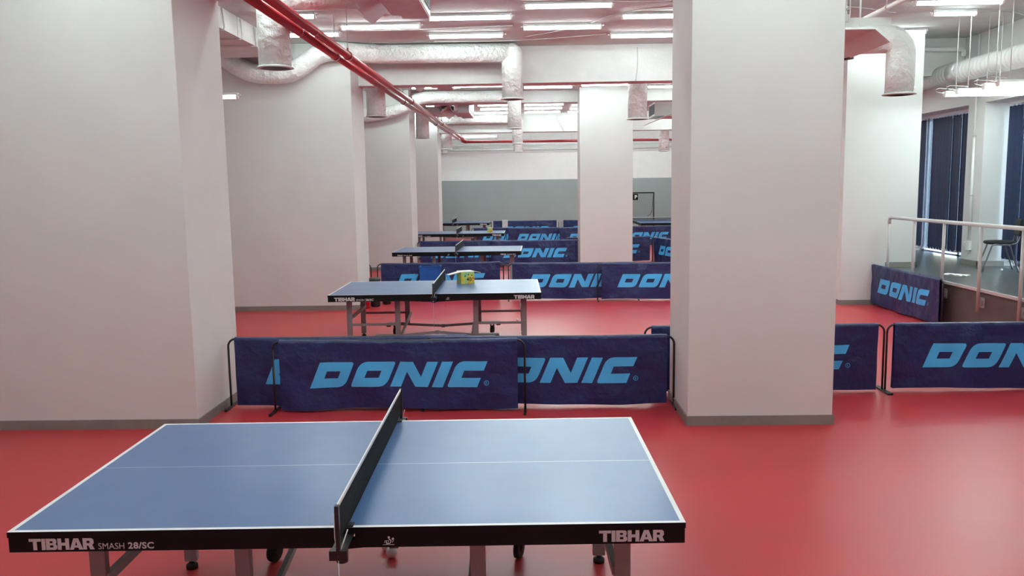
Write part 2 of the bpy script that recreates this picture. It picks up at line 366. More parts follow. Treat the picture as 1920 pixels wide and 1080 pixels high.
def lamp_rows(where, group, rows):
    names = ['nearest', 'second', 'third', 'fourth', 'fifth', 'sixth', 'seventh']
    for r, (xs) in enumerate(rows):
        for k, (x, y, *n) in enumerate(sorted(xs)):
            tube_lamp(x, y, CZ, 'lit tube lamp %s, %s in %s row' % (where, ORD[k], names[r]), group, None, *n)
lamp_rows('above the nearest table', 'unseen tube lamps above the nearest table', [
    [(x, 1.0) for x in (-4.1, -1.4, 1.4, 4.1)], [(x, 2.6) for x in (-5.3, -2.7, 0.0, 2.8, 5.4)], [(x, 4.0) for x in (-4.1, -1.4, 1.4, 4.1)],  # whole bay is out of view; extra lamps added to brighten the near pillars
    [(x, 5.0) for x in (-5.3, -2.7, 0.0, 2.8, 5.4)], [(x, 6.2) for x in (-4.1, -1.4, 1.4, 4.1)]])
lamp_rows('before the near crossbeam', 'tube lamps before the near crossbeam', [
    [(x, 8.6) for x in (-3.9, -2.6, -1.0, 1.4, 2.75, 5.4)], [(x, 9.9) for x in (-0.03, 2.2, 5.4)],  # nearest row is out of view; two leftmost added to brighten the left outlet
    [(-0.01, 11.44), (2.75, 11.0), (-3.72, 11.79, 0.78), (5.31, 11.70)], [(-1.38, 12.10), (1.39, 12.24)],  # lamp behind the big pillar is unseen, added for its light
    [(-2.76, 12.64), (-0.03, 12.95), (2.75, 12.9), (5.93, 12.47, 0.6)], [(-3.72, 13.18, 0.80), (-1.54, 13.53), (1.38, 13.78), (5.32, 13.9)]])  # another unseen lamp behind the big pillar, added to light this bay
lamp_rows('behind the near crossbeam', 'tube lamps between the near and shallow crossbeams', [
    [(x, 15.9) for x in (-1.4, 0.3, 2.9, 4.6)], [(x, 17.2) for x in (-4.1, -0.9, 1.4, 4.1)], [(x, 18.7) for x in (-0.6, 0.8, 2.8, 5.4)],  # these rows stay hidden by the near crossbeam, added for their light
    [(-4.06, 19.72), (-2.78, 20.24), (-1.62, 20.1), (-0.06, 20.55), (1.32, 20.27), (3.0, 20.9), (4.3, 20.9)]])
lamp_rows('behind the shallow crossbeam', 'tube lamps between the shallow and farthest crossbeams', [
    [(x, 23.2) for x in (-0.2, 1.4, 4.6)], [(-3.9, 24.75), (-1.45, 24.75), (-0.08, 24.88), (1.35, 25.3), (4.9, 25.6)], [(-1.45, 26.05), (-0.08, 26.06), (1.35, 26.4), (4.1, 26.3)],
    [(-3.9, 27.4), (-1.75, 27.4), (-0.08, 27.4), (1.35, 27.6), (4.1, 27.4)]])
lamp_rows('unseen before the far wall', 'tube lamps in front of the far wall', [
    [(x, 29.4) for x in (-3.9, -1.3, 1.4, 3.3)], [(x, 30.4) for x in (-3.9, -1.3, 1.4, 4.1)], [(x, 31.6) for x in (-2.6, 0.0, 2.8, 5.4)],  # hidden by the farthest crossbeam; extra lamps added to brighten the far wall
    [(x, 32.5) for x in (-3.9, -1.3, 1.4, 4.1)], [(x, 33.0) for x in (-2.6, 0.0, 2.8, 5.4)]])
for x, y, lab in ((6.40, 12.97, 'hanging tube lamp over the stage, farthest of four'), (6.40, 12.62, 'hanging tube lamp over the stage, second farthest of four'),
                  (6.45, 11.98, 'hanging tube lamp over the stage, third farthest of four'), (6.45, 11.64, 'hanging tube lamp over the stage, nearest of four')):
    tube_lamp(x, y, 3.46, lab, 'hanging tube lamps over the stage', CZ)
tube_lamp(-5.16, 11.5, 3.45, 'hanging tube lamp peeping out behind the nearest left pillar', None, 4.262)
tube_lamp(5.60, 17.0, 3.30, 'hanging tube lamp beyond the pillar, seen at the first window top', None, CZ)

# ------------------------------------------------------------------ ducts
def foil_tube(pts, r, n=28): return MB().tube(pts, r, n)
def smooth_path(ctrl, n=8):
    P = [Vector(c) for c in ctrl]; P = [2*P[0]-P[1]] + P + [2*P[-1]-P[-2]]; out = []
    for i in range(1, len(P)-2):
        for k in range(n):
            t = k/n; a, b, c, d = P[i-1], P[i], P[i+1], P[i+2]
            out.append(0.5*((2*b) + (c-a)*t + (2*a-5*b+4*c-d)*t*t + (3*b-a-3*c+d)*t*t*t))
    out.append(P[-2]); return out
def drop_mesh(h, round_top=True, r=0.178):
    def f():
        prof = [(r, 0.0), (r, h-r)] if round_top else [(r, 0), (r, h)]
        if round_top: prof += [(r*math.cos(a), h-r+r*math.sin(a)) for a in (0.3, 0.6, 0.9, 1.2, 1.45)]
        return MB().lathe(prof, 32).mesh('duct_body', M['foil'])
    return cached(('drop', h, round_top, r), f)
def diffuser_parts(t, r=0.178):
    link('collar', cached(('collar', r), lambda: MB().lathe([(r+0.002, 0.02), (r+0.022, 0.006), (r+0.026, 0.0), (r-0.012, -0.006), (r-0.012, 0.012)], 32).mesh('collar', M['duct_paint'])), t)
    def g():
        mb = MB(); mb.lathe([(r-0.014, -0.002), (r-0.014, 0.012)], 32)
        for q in (0.045, 0.085, 0.125): mb.lathe([(q, -0.008), (q+0.014, -0.002), (q+0.014, -0.001), (q, -0.004)], 32)
        return mb.mesh('swirl_grille', M['duct_dark'])
    link('swirl_grille', cached(('grille', r), g), t)
def drop(x, y, zb, top, label, round_top=True, group='air outlet drops'):
    t = thing('air_duct_drop', label, 'duct', (x, y, zb), 0, group)
    link('duct_body', drop_mesh(round(top-zb, 3), round_top), t); diffuser_parts(t)
    if top < 4.32:
        for sx in (-0.1, 0.1): rod(t, sx, 0.0, top-zb-0.06, CZ-zb)
    return t
def rod(parent, x, y, z0, z1=CZ, r=0.005, m='cable', name='hanging_rod'):
    return link(name, cached(('rod', round(z1-z0, 3), r, m), lambda: MB().tube([(0,0,0), (0,0,z1-z0)], r, 6).mesh(name, M[m])), parent, (x, y, z0))

# left row of outlets (behind the beams)
for k, (x, y, zb, lab) in enumerate(((-2.80, 9.35, 3.46, 'foil-wrapped air outlet on the left, nearest, in front of the bent duct'), (-2.85, 15.8, 3.458, 'foil-wrapped air outlet on the left just behind the near crossbeam'),
        (-2.86, 22.8, 3.457, 'foil-wrapped air outlet on the left behind the shallow crossbeam'), (-2.88, 29.8, 3.46, 'foil-wrapped air outlet on the left nearest the far wall'))):
    t = drop(x, y, zb, 4.36, lab)
    if k: rod(t, 0.25, 0.1, 0.5, CZ-zb); rod(t, -0.22, 0.1, 0.5, CZ-zb)
# centre row
for x, y, zb, top, lab in ((-0.245, 14.45, 3.60, 4.66-0.12, 'foil-wrapped air outlet at the right end of the first long duct'), (-0.32, 21.4, 3.575, 4.5, 'foil-wrapped air outlet at the right end of the second long duct'),
        (-0.325, 28.0, 3.53, 4.5, 'foil-wrapped air outlet at the right end of the third long duct'), (-0.37, 33.9, 3.50, 4.3, 'foil-wrapped air outlet in the centre nearest the far wall')):
    drop(x, y, zb, top, lab)
# right row
drop(2.08, 15.8, 3.33, CZ-0.02, 'foil-wrapped air outlet hanging beside the distant free-standing pillar', False)
drop(4.72, 28.9, 3.24, 4.15, 'foil-wrapped air outlet at far right next to the big pillar edge')

def long_duct(name, pts, label, r=0.15, mm='foil', rods=()):
    t = thing(name, label, 'duct', tuple(pts[0]), 0, 'long insulated ducts')
    o = Vector(pts[0]); link('duct_body', foil_tube([Vector(p)-o for p in pts], r).mesh('duct_body', M[mm]), t)
    if not rods: pass
    for x, y, z in rods: rod(t, x-o.x, y-o.y, z-o.z, CZ-o.z)
    return t
y = 14.42
sw = smooth_path([(-6.3, y-0.38, 4.42), (-5.5, y-0.38, 4.42), (-5.15, y-0.39, 4.37), (-4.87, y-0.40, 4.20), (-4.60, y-0.40, 4.07), (-4.25, y-0.40, 4.03), (-3.95, y-0.40, 4.06), (-3.70, y-0.39, 4.20), (-3.47, y-0.38, 4.35), (-3.2, y-0.37, 4.395), (-2.85, y-0.15, 4.395), (-2.5, y, 4.395)], 6)
long_duct('air_duct', sw + [Vector((-0.3, y, 4.375))], 'long insulated duct dipping in a bend before the near crossbeam', 0.158, rods=((-2.9, 14.5, 4.45), (-1.1, 14.4, 4.5)))
long_duct('air_duct', smooth_path([(-5.5, 20.90, 4.3), (-4.4, 20.90, 4.0), (-3.9, 20.90, 3.93), (-3.35, 20.92, 4.02), (-3.0, 20.93, 4.15), (-2.7, 21.1, 4.34), (-2.3, 21.3, 4.395), (-2.0, 21.38, 4.395)], 6) + [Vector((-0.35, 21.38, 4.395))], 'second long insulated duct, before the shallow crossbeam', 0.15, rods=((-1.0, 21.38, 4.5),))
long_duct('air_duct', [(-2.95, 28.0, 4.36), (-0.35, 28.0, 4.36)], 'third long insulated duct, before the farthest crossbeam', 0.15, rods=((-1.0, 28.0, 4.5),))
long_duct('air_duct', [(-4.2, 33.6, 4.10), (-1.2, 33.6, 4.10)], 'pale duct running along the top of the far end wall', 0.09, 'duct_paint', rods=((-3.8, 33.6, 4.15), (-1.6, 33.6, 4.15)))
long_duct('air_duct', [(-2.70, 9.35, 4.27), (-1.85, 9.35, 4.27)], 'short fat insulated duct between nearest left outlet and fan coil', 0.185, rods=((-2.45, 9.2, 4.3), (-2.2, 9.2, 4.3)))
long_duct('air_duct', [(-2.9, 22.9, 4.17), (-2.0, 22.9, 4.17)], 'short insulated duct behind the shallow crossbeam on the left', 0.14, rods=((-2.3, 22.9, 4.25),))
long_duct('air_duct', [(-2.85, 15.8, 4.22), (-2.05, 15.95, 4.22)], 'short insulated duct hidden high behind the near crossbeam', 0.14, rods=((-2.4, 15.9, 4.3),))

# rectangular duct, high left
rd = thing('rectangular_duct', 'rectangular white duct running along the ceiling above left pillars', 'duct', (-4.7, 0, 0))
mb = MB()
for a, b in ((8.4, 10.9), (10.93, 11.9), (11.93, 12.7), (12.73, 13.72)): mb.box((-0.6, a, 4.27), (0.62, b, CZ-0.005))
mb.box((-0.55, 8.4, 4.29), (0.6, 13.7, CZ-0.005))
link('duct_body', mb.mesh('duct_body', M['duct_paint']), rd)
for yy in (11.3, 12.0, 12.6):
    link('cable', MB().tube(smooth_path([(0.635, yy, 4.54), (0.637, yy+0.03, 4.4), (0.64, yy+0.02, 4.27), (0.55, yy, 4.255), (0.2, yy, 4.262), (-0.5, yy, 4.262)], 4), 0.011, 6).mesh('cable', M['cable']), rd)
bd = tag(link('bulkhead', B(((-4.3, 13.75, 4.15), (-3.95, 14.2, CZ-0.003))).mesh('bulkhead', M['duct_paint'], 0.004)), 'pale boxed-in casing above the dip of the bent duct', 'casing')

# spiral duct over the stage
sd = thing('spiral_duct', 'grey spiral-wound duct running above the stage towards the windows', 'duct', (7.25, 0, 0))
pts = []; rs = []
yy = 6.0
while yy < 17.0:
    for dy, rr in ((0, 0.168), (0.012, 0.174), (0.024, 0.168)): pts.append((0, yy+dy, 3.90 + 0.004*(yy-12.5))); rs.append(rr)
    yy += 0.11
link('duct_body', MB().tube(pts, 0.17, 28, rs=rs).mesh('duct_body', M['duct_paint']), sd)
link('joint_sleeve', MB().tube([(0, 14.1, 3.905), (0, 14.4, 3.907)], 0.182, 28).mesh('joint_sleeve', M['galv']), sd)
for yy in (9.5, 12.2, 15.2): rod(sd, 0.19, yy, 3.9)
# fittings near the spiral duct
wp = thing('white_pipe', 'white pipe crossing from pillar to window wall under the ceiling', 'pipe', (6.6, 14.75, 4.36))
link('pipe_body', MB().tube(smooth_path([(0, 0, 0), (0.6, 0, -0.005), (0.9, 0, -0.01), (0.98, 0.03, -0.04), (0.99, 0.06, -0.12)], 6), 0.04, 12).mesh('pipe_body', M['white']), wp)
bo = tag(link('ceiling_bracket', B(((6.62, 15.3, 3.99), (7.08, 15.42, 4.05)), ((6.80, 15.33, 3.92), (6.88, 15.39, 4.0)), ((6.98, 15.35, 4.04), (6.995, 15.365, CZ))).mesh('ceiling_bracket', M['duct_dark'])), 'dark bracket beside the far end of the spiral duct', 'bracket')

# ------------------------------------------------------------------ red pipes
def red_pipe(x, y0, y1, label, grp):
    t = thing('sprinkler_pipe', label, 'pipe', (x, 0, 3.90), 0, grp)
    link('pipe_body', MB().tube([(0, y0, 0), (0, y1, 0)], 0.05, 16).mesh('pipe_body', M['red_pipe']), t)
    for yy in (4.5, 11.37, 17.47, 23.55, 30.6):
        if yy < y1:
            c = link('clamp', cached('clamp', lambda: MB().tube([(0, -0.04, 0), (0, 0.04, 0)], 0.062, 16).box((-0.012, -0.02, 0.05), (0.012, 0.02, 0.10)).mesh('clamp', M['red_pipe'])), t, (0, yy, 0))
            rod(c, 0, 0, 0.05, CZ-3.90, 0.006)
    for yy in (9.6, 14.0, 20.4, 27.0):
        link('weld_joint', cached('weld', lambda: MB().tube([(0, -0.012, 0), (0, 0.012, 0)], 0.0525, 16).mesh('weld_joint', M['red_pipe'])), t, (0, yy, 0))
red_pipe(-2.585, 1.0, 33.0, 'left one of the pair of red pipes running down the hall', 'pair of red sprinkler pipes')
red_pipe(-2.41, 1.0, 33.4, 'right one of the pair of red pipes running down the hall', 'pair of red sprinkler pipes')
cp = thing('sprinkler_pipe', 'bright red cross pipe in front of the far end wall', 'pipe', (-2.36, 31.0, 3.78))
link('pipe_body', MB().tube([(0, 0, 0.0), (7.9, 0, -0.035)], 0.05, 14).mesh('pipe_body', M['red_pipe']), cp)
link('elbow', MB().tube(smooth_path([(-0.06, -0.1, 0.11), (-0.06, -0.02, 0.09), (0.0, 0, 0.02), (0.12, 0, 0)], 5), 0.066, 14).mesh('elbow', M['red_pipe']), cp)
for x in (1.2, 2.5, 4.0, 6.2): rod(cp, x, 0, 0, CZ-3.78)
pp = thing('ceiling_pipe', 'thin pinkish pipe beside the right hand fan coil tray', 'pipe', (4.17, 0, 4.1))
link('pipe_body', MB().tube([(0.03, 6.0, 0), (0, 13.5, 0)], 0.03, 12).mesh('pipe_body', M['pink_pipe']), pp)
for yy in (9.9, 11.0):
    rod(pp, 0, yy, 0, CZ-4.1); link('clip', cached('pclip', lambda: MB().tube([(0, -0.015, 0), (0, 0.015, 0)], 0.037, 12).mesh('clip', M['pink_pipe'])), pp, (0.01, yy, 0))

# ------------------------------------------------------------------ fan coils
def fan_coil(dx, dy, label, lw=0.60):
    t = thing('fan_coil_unit', label, 'fan coil', (-1.6+dx, 9.2+dy, 4.1), 0, 'ceiling fan coils on the left')
    mb = MB(); mb.box((0.18, -1.2, 0), (0.48, 0.76, 0.36)); link('casing', mb.mesh('casing', M['galv'], 0.006), t)
    link('bottom_panel', B(((0.16, -1.2, -0.012), (0.47, 0.75, 0.0))).mesh('bottom_panel', M['duct_paint']), t)
    link('coil_grille', B(*[((0.485, -1.1+0.1*k, 0.06), (0.492, -1.03+0.1*k, 0.30)) for k in range(18)]).mesh('coil_grille', M['duct_dark']), t)
    link('inner_panel', MB().prism([(-0.06, 0.18), (0.02, 0.03), (0.16, 0.03), (0.16, 0.05), (0.03, 0.05), (-0.04, 0.19)], -1.2, 0.74).mesh('inner_panel', M['duct_paint']), t)
    link('drip_tray', MB().prism([(-lw, 0.275*(lw-0.28)/0.32), (-0.28, 0.0), (-0.06, 0.18), (-0.07, 0.19), (-0.28, 0.018), (-lw, 0.275*(lw-0.28)/0.32+0.015)], -1.2, 1.15).mesh('drip_tray', M['duct_paint']), t)
    link('inlet_box', B(((-lw+0.05, -0.9, 0.20), (-0.10, 1.0, 0.42))).mesh('inlet_box', M['galv'], 0.005), t)
fan_coil(0, 0, 'ceiling fan coil with V-shaped tray above the second table')
fan_coil(-0.36, 7.25, 'ceiling fan coil whose tray tip shows under the near crossbeam', 0.40)
fan_coil(-0.42, 14.3, 'ceiling fan coil between shallow and farthest crossbeams', 0.38)
fr = thing('fan_coil_unit', 'fan coil with slanted tray at the top beside the big pillar', 'fan coil', (4.1, 10.2, 3.72))
link('casing', B(((-0.5, 0.0, 0.05), (0.26, 1.9, 0.33))).mesh('casing', M['duct_paint'], 0.006), fr)
link('drip_tray', MB().prism([(-0.80, -0.02), (-0.42, -0.02), (-0.26, -0.155), (-0.25, -0.14), (-0.41, 0.0), (-0.80, 0.0)], -1.2, -0.12).mesh('drip_tray', M['duct_paint'], 0.004), fr)
link('tray_lip', MB().tube([(-0.255, -1.2, -0.147), (-0.255, -0.12, -0.147)], 0.009, 8).mesh('tray_lip', M['duct_paint']), fr)
link('valve', MB().tube([(-0.32, 0.0, 0.37), (-0.30, 0.1, 0.42), (-0.2, 0.1, 0.46)], 0.012, 8).box((-0.42, -0.05, 0.28), (-0.26, 0.05, 0.36)).mesh('valve', M['galv']), fr)
link('spring_hanger', MB().tube([(0.0, 0.9, -0.03), (0.17, 0.9, -0.01)], 0.016, 8).tube([(0.02, 0.9, -0.03), (0.04, 0.9, 0.07)], 0.006, 6).mesh('spring_hanger', M['duct_dark']), fr)
for x, yy, z0 in ((-0.1, 0.05, 0.3), (0.1, 1.0, 0.3), (-0.5, -1.0, -0.01), (-0.5, -0.3, -0.01)): rod(fr, x, yy, z0, CZ-3.72)
eb = thing('air_duct_drop', 'foil-wrapped elbow outlet leaving the right hand fan coil', 'duct', (4.485, 10.2, 3.14), 0, 'air outlet drops')
link('duct_body', foil_tube([(-0.60, 0.10, 0.66), (-0.34, 0.06, 0.66)] + [(-0.14+0.16*math.sin(a)-0.02, 0.05*(1-a/1.57), 0.50+0.16*math.cos(a)) for a in (0, 0.3, 0.6, 0.9, 1.2, 1.57)] + [(0, 0, 0.36), (0, 0, 0.0)], 0.165).mesh('duct_body', M['foil']), eb)
diffuser_parts(eb, 0.168)
ff = thing('fan_coil_unit', 'distant white fan coil with black grille right of the distant pillar', 'fan coil', (3.75, 24.0, 3.95))
link('casing', B(((-0.1, 0, 0.1), (0.9, 1.2, 0.5))).mesh('casing', M['duct_paint'], 0.006), ff)
rod(ff, 0.1, 0.3, 0.45, CZ-3.95); rod(ff, 0.7, 0.9, 0.45, CZ-3.95)
link('grille', B(*[((-0.115, 0.08+0.14*k, 0.16), (-0.1, 0.19+0.14*k, 0.44)) for k in range(7)]).mesh('grille', M['black']), ff)
link('drip_tray', MB().prism([(-0.28, -0.12), (0.6, 0.24), (0.6, 0.265), (-0.28, -0.10)], -0.25, 1.0).mesh('drip_tray', M['duct_paint'], 0.003), ff)

# ------------------------------------------------------------------ small ceiling fittings and cables
def detector(x, y, label):
    t = thing('smoke_detector', label, 'smoke detector', (x, y, CZ))
    link('base', MB().lathe([(0.10, -0.05), (0.11, -0.03), (0.11, 0.0)], 24).mesh('base', M['white']), t)
    link('sensor_cap', MB().lathe([(0.06, -0.075), (0.085, -0.065), (0.09, -0.05)], 24).mesh('sensor_cap', M['white']), t)
detector(-1.93, 11.7, 'round white detector on the ceiling beside the V-shaped tray')
detector(4.02, 10.5, 'round white detector on the ceiling beside the big pillar')
def cable(pts, label, r=0.008):
    o = Vector(pts[0]); tag(link('ceiling_cable', MB().tube([p-o for p in smooth_path(pts, 8)], r, 6).mesh('ceiling_cable', M['cable']), None, tuple(o)), label, 'cable')
zc = CZ-0.012
cable([(-2.6, 10.3, zc), (-1.0, 10.5, zc), (0.4, 10.95, zc), (0.9, 11.3, zc), (1.8, 11.2, zc-0.05), (2.8, 10.9, zc)], 'white cable sweeping over the nearest visible tube lamps')
cable([(0.0, 13.9, zc), (0.45, 13.5, zc), (0.9, 13.0, zc), (1.2, 12.4, zc), (1.7, 12.0, zc), (2.8, 11.8, zc)], 'white cable looping across the ceiling to the right')
cable([(-1.55, 14.2, zc), (-0.4, 14.25, zc), (0.4, 14.1, zc), (1.3, 13.8, zc)], 'thin cable linking the tube lamps before the near crossbeam')
cable([(-2.9, 13.1, zc), (-1.5, 13.1, zc), (-0.2, 12.95, zc)], 'thin cable left of the middle tube lamps')
cable([(1.95, 14.842, 4.50), (1.95, 14.848, 4.2), (1.92, 14.848, 3.93)], 'grey cable running down the face of the near crossbeam', 0.007)
cable([(1.0, 28.26, 4.5), (1.05, 28.265, 4.3), (1.25, 28.265, 3.95)], 'cable curving down the face of the farthest crossbeam', 0.02)
cable([(3.2, 12.2, zc), (4.4, 12.0, zc), (5.3, 12.45, zc), (5.4, 12.47, zc)], 'cable feeding the tube lamps right of the big pillar')
cable([(6.56, 12.47, zc), (7.1, 12.6, zc), (7.5, 12.9, zc)], 'cable leading from the right tube lamps to the window wall')

# conduit + socket on the wall pier
cd = thing('conduit', 'white conduit with socket box on the wall between the windows', 'conduit', (XW-0.025, 14.38, SZ))
link('pipe', MB().tube([(0, 0, 0.42), (0, 0, 2.2)], 0.022, 10).tube([(0, 0, 2.2), (0, 0, CZ-SZ-0.01)], 0.015, 10).mesh('pipe', M['white']), cd)
link('socket_box', B(((-0.03, -0.06, 0.26), (0.024, 0.06, 0.42)), ((-0.02, 0.06, 0.32), (0.024, 0.14, 0.40))).mesh('socket_box', M['white'], 0.006), cd)
for zz in (1.2, 2.2, 2.9): link('clip', cached('cclip', lambda: B(((-0.02, -0.03, -0.012), (0.024, 0.03, 0.012))).mesh('clip', M['galv'])), cd, (0, 0, zz))

# ------------------------------------------------------------------ blinds
def blind(y0, y1, label, open_at):
    t = thing('vertical_blind', label, 'blind', (8.05, y0, SZ), 0, 'navy vertical blinds'); H = LZ-SZ
    link('head_rail', B(((-0.025, 0, H-0.045), (0.025, y1-y0, H-0.001))).mesh('head_rail', M['white'], 0.004), t)
    sl = MB(); hook = MB(); ch = MB(); k = 0; yy = 0.06
    while yy < y1-y0-0.05:
        a = -0.22 if not any(abs(yy-o) < 0.05 for o in open_at) else 0.42
        w = 0.0635; dx = math.sin(a)*w; dy = math.cos(a)*w
        z0, z1 = 0.13, H-0.075
        rows = 7
        for fsign in (0, 1):
            pass
        prof = []
        for s_ in range(rows+1):
            u = -1+2*s_/rows; bow = 0.008*(1-u*u)
            prof.append((u*dx + bow*math.cos(a), u*dy - bow*math.sin(a)))
        for (xa, ya), (xb, yb) in zip(prof, prof[1:]):
            f = sl.face([(xa, yy+ya, z0), (xb, yy+yb, z0), (xb, yy+yb, z1), (xa, yy+ya, z1)]); f.smooth = True
        hook.box((-0.006, yy-0.014, z1-0.005), (0.006, yy+0.014, H-0.04))
        ch.tube(smooth_path([(-dx, yy-dy*0.9, z0+0.02), (-dx-0.012, yy-0.02, z0-0.03), (-dx*0.2-0.015, yy+0.04, z0-0.035), (dx, yy+dy*0.9, z0+0.02)], 3), 0.004, 5)
        yy += 0.112
    link('slats', sl.mesh('slats', M['blind']), t); link('hangers', hook.mesh('hangers', M['white']), t); link('bottom_chain', ch.mesh('bottom_chain', M['cable']), t)
blind(W1[0]+0.02, W1[1]-0.02, 'navy vertical blind in the window beyond the conduit', [0.95, 1.30, 2.06, 2.17, 2.3])
blind(W2[0]+0.02, W2[1]-0.02, 'navy vertical blind in the window behind the black chair', [3.1, 2.45])

# ------------------------------------------------------------------ table tennis tables
L2, W2T, TZ = 1.37, 0.7625, 0.76
def half_top(sg):
    def f():
        mb = MB(); xs = [0.003, L2-0.02, L2]; ys = [-W2T, -W2T+0.02, -0.0016, 0.0016, W2T-0.02, W2T]
        for i in range(2):
            for j in range(5):
                mb.mi = 1 if (i == 1 or j in (0, 2, 4)) else 0
                mb.face([(sg*xs[i], ys[j], TZ), (sg*xs[i+1], ys[j], TZ), (sg*xs[i+1], ys[j+1], TZ), (sg*xs[i], ys[j+1], TZ)])
        bmesh.ops.remove_doubles(mb.bm, verts=mb.bm.verts, dist=1e-5)
        mb.mi = 2; mb.box((min(sg*0.003, sg*L2), -W2T, TZ-0.024), (max(sg*0.003, sg*L2), W2T, TZ-0.0008))
        return mb.mesh('table_top', [M['top'], M['line'], M['black']])
    return cached(('top', sg), f)
def half_apron(sg):
    def f():
        z0, z1, t = TZ-0.087, TZ-0.024, 0.03; a, b = 0.034, L2-0.003; y = W2T-0.003
        mb = MB()
        for p in (((a, -y), (b, -y+t)), ((a, y-t), (b, y)), ((b-t, -y+t), (b, y-t)), ((a, -y+t), (a+t, y-t))):
            (x0, y0), (x1, y1) = p; mb.box((min(sg*x0, sg*x1), y0, z0), (max(sg*x0, sg*x1), y1, z1))
        return mb.mesh('apron', M['black'])
    return cached(('apron', sg), f)
def foot_mesh(): return MB().lathe([(0.032, 0.0), (0.032, 0.022), (0.024, 0.028), (0.014, 0.03), (0.014, 0.06)], 16).mesh('rubber_foot', M['rubber'])
def wheel_mesh():
    mb = MB(); mb.tube([(0, -0.016, 0.06), (0, 0.016, 0.06)], 0.06, 20); mb.tube([(0, -0.024, 0.06), (0, 0.024, 0.06)], 0.025, 14)
    mb.box((-0.02, -0.026, 0.06), (0.02, -0.020, 0.16)); mb.box((-0.02, 0.020, 0.06), (0.02, 0.026, 0.16)); mb.box((-0.025, -0.026, 0.14), (0.025, 0.026, 0.165))
    return mb.mesh('caster_wheel', M['rubber'])
def emblem_mesh():
    # small sports emblem: bent player stroke, ball, letters-like strokes and a base line
    mb = MB(); r = 0.0022
    mb.tube(smooth_path([(0.004, 0, 0.034), (0.001, 0, 0.026), (0.009, 0, 0.018), (0.004, 0, 0.008), (-0.008, 0, 0.006), (-0.010, 0, 0.014)], 4), r, 5)
    mb.tube([(0.0, 0, 0.030), (0.0, 0, 0.036)], 0.004, 8); mb.tube([(0.017, -0.001, 0.026), (0.017, 0.001, 0.026)], 0.0045, 10)
    for x in (-0.018, -0.012, -0.004, 0.014): mb.tube([(x, 0, 0.010), (x+0.004, 0, 0.019)], 0.0012, 4)
    mb.tube([(-0.016, 0, 0.019), (0.0, 0, 0.019)], 0.001, 4); mb.tube([(-0.024, 0, 0.002), (0.022, 0, 0.002)], 0.0013, 4)
    return mb.mesh('emblem', M['print_white'])
def table(x, y, rz, label, texts, emb=0.17):
    t = thing('tennis_table', label, 'table', (x, y, 0), rz, 'blue table tennis tables')
    yf = -W2T+0.0018; zt = TZ-0.078
    for sg in (-1, 1):
        link('table_top', half_top(sg), t)
        ap = link('apron', half_apron(sg), t)
        for key, tx, w, h, bold, m, xx in texts:
            if (xx < 0) == (sg < 0):
                link('lettering', cached(('txt', tx, w, h), lambda: with_mat(heavy_word(w, h) if tx == 'TIBHAR' else text_mesh(tx, w, h, bold), M['print_white'])), ap, (xx, yf, zt))
        if (emb < 0) == (sg < 0): link('emblem', cached('emblem', emblem_mesh), ap, (emb, yf, TZ-0.078))
        for yy in (-0.49, 0.49):
            o = link('leg', cached('leg_o', lambda: B(((-0.035, -0.02, 0.045), (0.035, 0.02, TZ-0.03))).mesh('leg', M['grey_leg'], 0.004)), t, (sg*1.15, yy, 0))
            link('rubber_foot', cached('foot', foot_mesh), o)
            o = link('leg', cached(('leg_i', sg), lambda: B(((-0.034, -0.02, 0.15), (0.034, 0.02, TZ-0.03)), ((-0.034 if sg > 0 else -0.30, -0.022, 0.15), (0.30 if sg > 0 else 0.034, 0.022, 0.195))).mesh('leg', M['grey_leg'], 0.004)), t, (sg*0.515, yy, 0))
            link('end_cap', cached('ecap', lambda: B(((-0.03, -0.026, 0.135), (0.03, 0.026, 0.172))).mesh('end_cap', M['rubber'], 0.004)), o, (sg*0.275, 0, 0))
            link('caster_wheel', cached('wheel', wheel_mesh), o, (sg*0.185, 0.07*(1 if yy > 0 else -1), 0), 1.25)
            link('cross_bar', cached('cbar', lambda: MB().bar((-0.33, 0, 0), (0.33, 0, 0), 0.018, 0.032).box((-0.34, -0.014, -0.028), (-0.305, 0.012, 0.028)).box((0.305, -0.014, -0.028), (0.34, 0.012, 0.028)).mesh('cross_bar', M['grey_leg'])), t, (sg*0.83, yy-0.025 if yy < 0 else yy+0.025, 0.335))
        link('side_bar', cached('sbar', lambda: MB().bar((0, -0.5, 0.43), (0, 0.5, 0.43), 0.03, 0.04).mesh('side_bar', M['grey_leg'])), t, (sg*1.12, 0, 0))
        link('side_bar', cached('sbar2', lambda: MB().bar((0, -0.5, 0.20), (0, 0.5, 0.33), 0.025, 0.035).mesh('side_bar', M['grey_leg'])), t, (sg*0.465, 0, 0))
    for yy, dz in ((-0.47, 0.045), (0.47, -0.03)):
        link('link_bar', cached(('vbar', dz), lambda: MB().bar((-0.5, 0, 0.17), (0, 0, 0.17+dz), 0.025, 0.035).bar((0, 0, 0.17+dz), (0.5, 0, 0.17), 0.025, 0.035).box((-0.025, -0.02, 0.145+dz), (0.025, 0.02, 0.195+dz)).mesh('link_bar', M['grey_leg'])), t, (0, yy, 0))
    link('hinge_bar', cached('hbar', lambda: MB().prism([(-0.55, 0.676), (-0.06, 0.655), (0.0, 0.65), (0.06, 0.655), (0.55, 0.676), (0.06, 0.69), (-0.06, 0.69)], -0.72, -0.69).prism([(-0.55, 0.676), (-0.06, 0.655), (0.0, 0.65), (0.06, 0.655), (0.55, 0.676), (0.06, 0.69), (-0.06, 0.69)], 0.69, 0.72).mesh('hinge_bar', M['black'])), t)
    return t
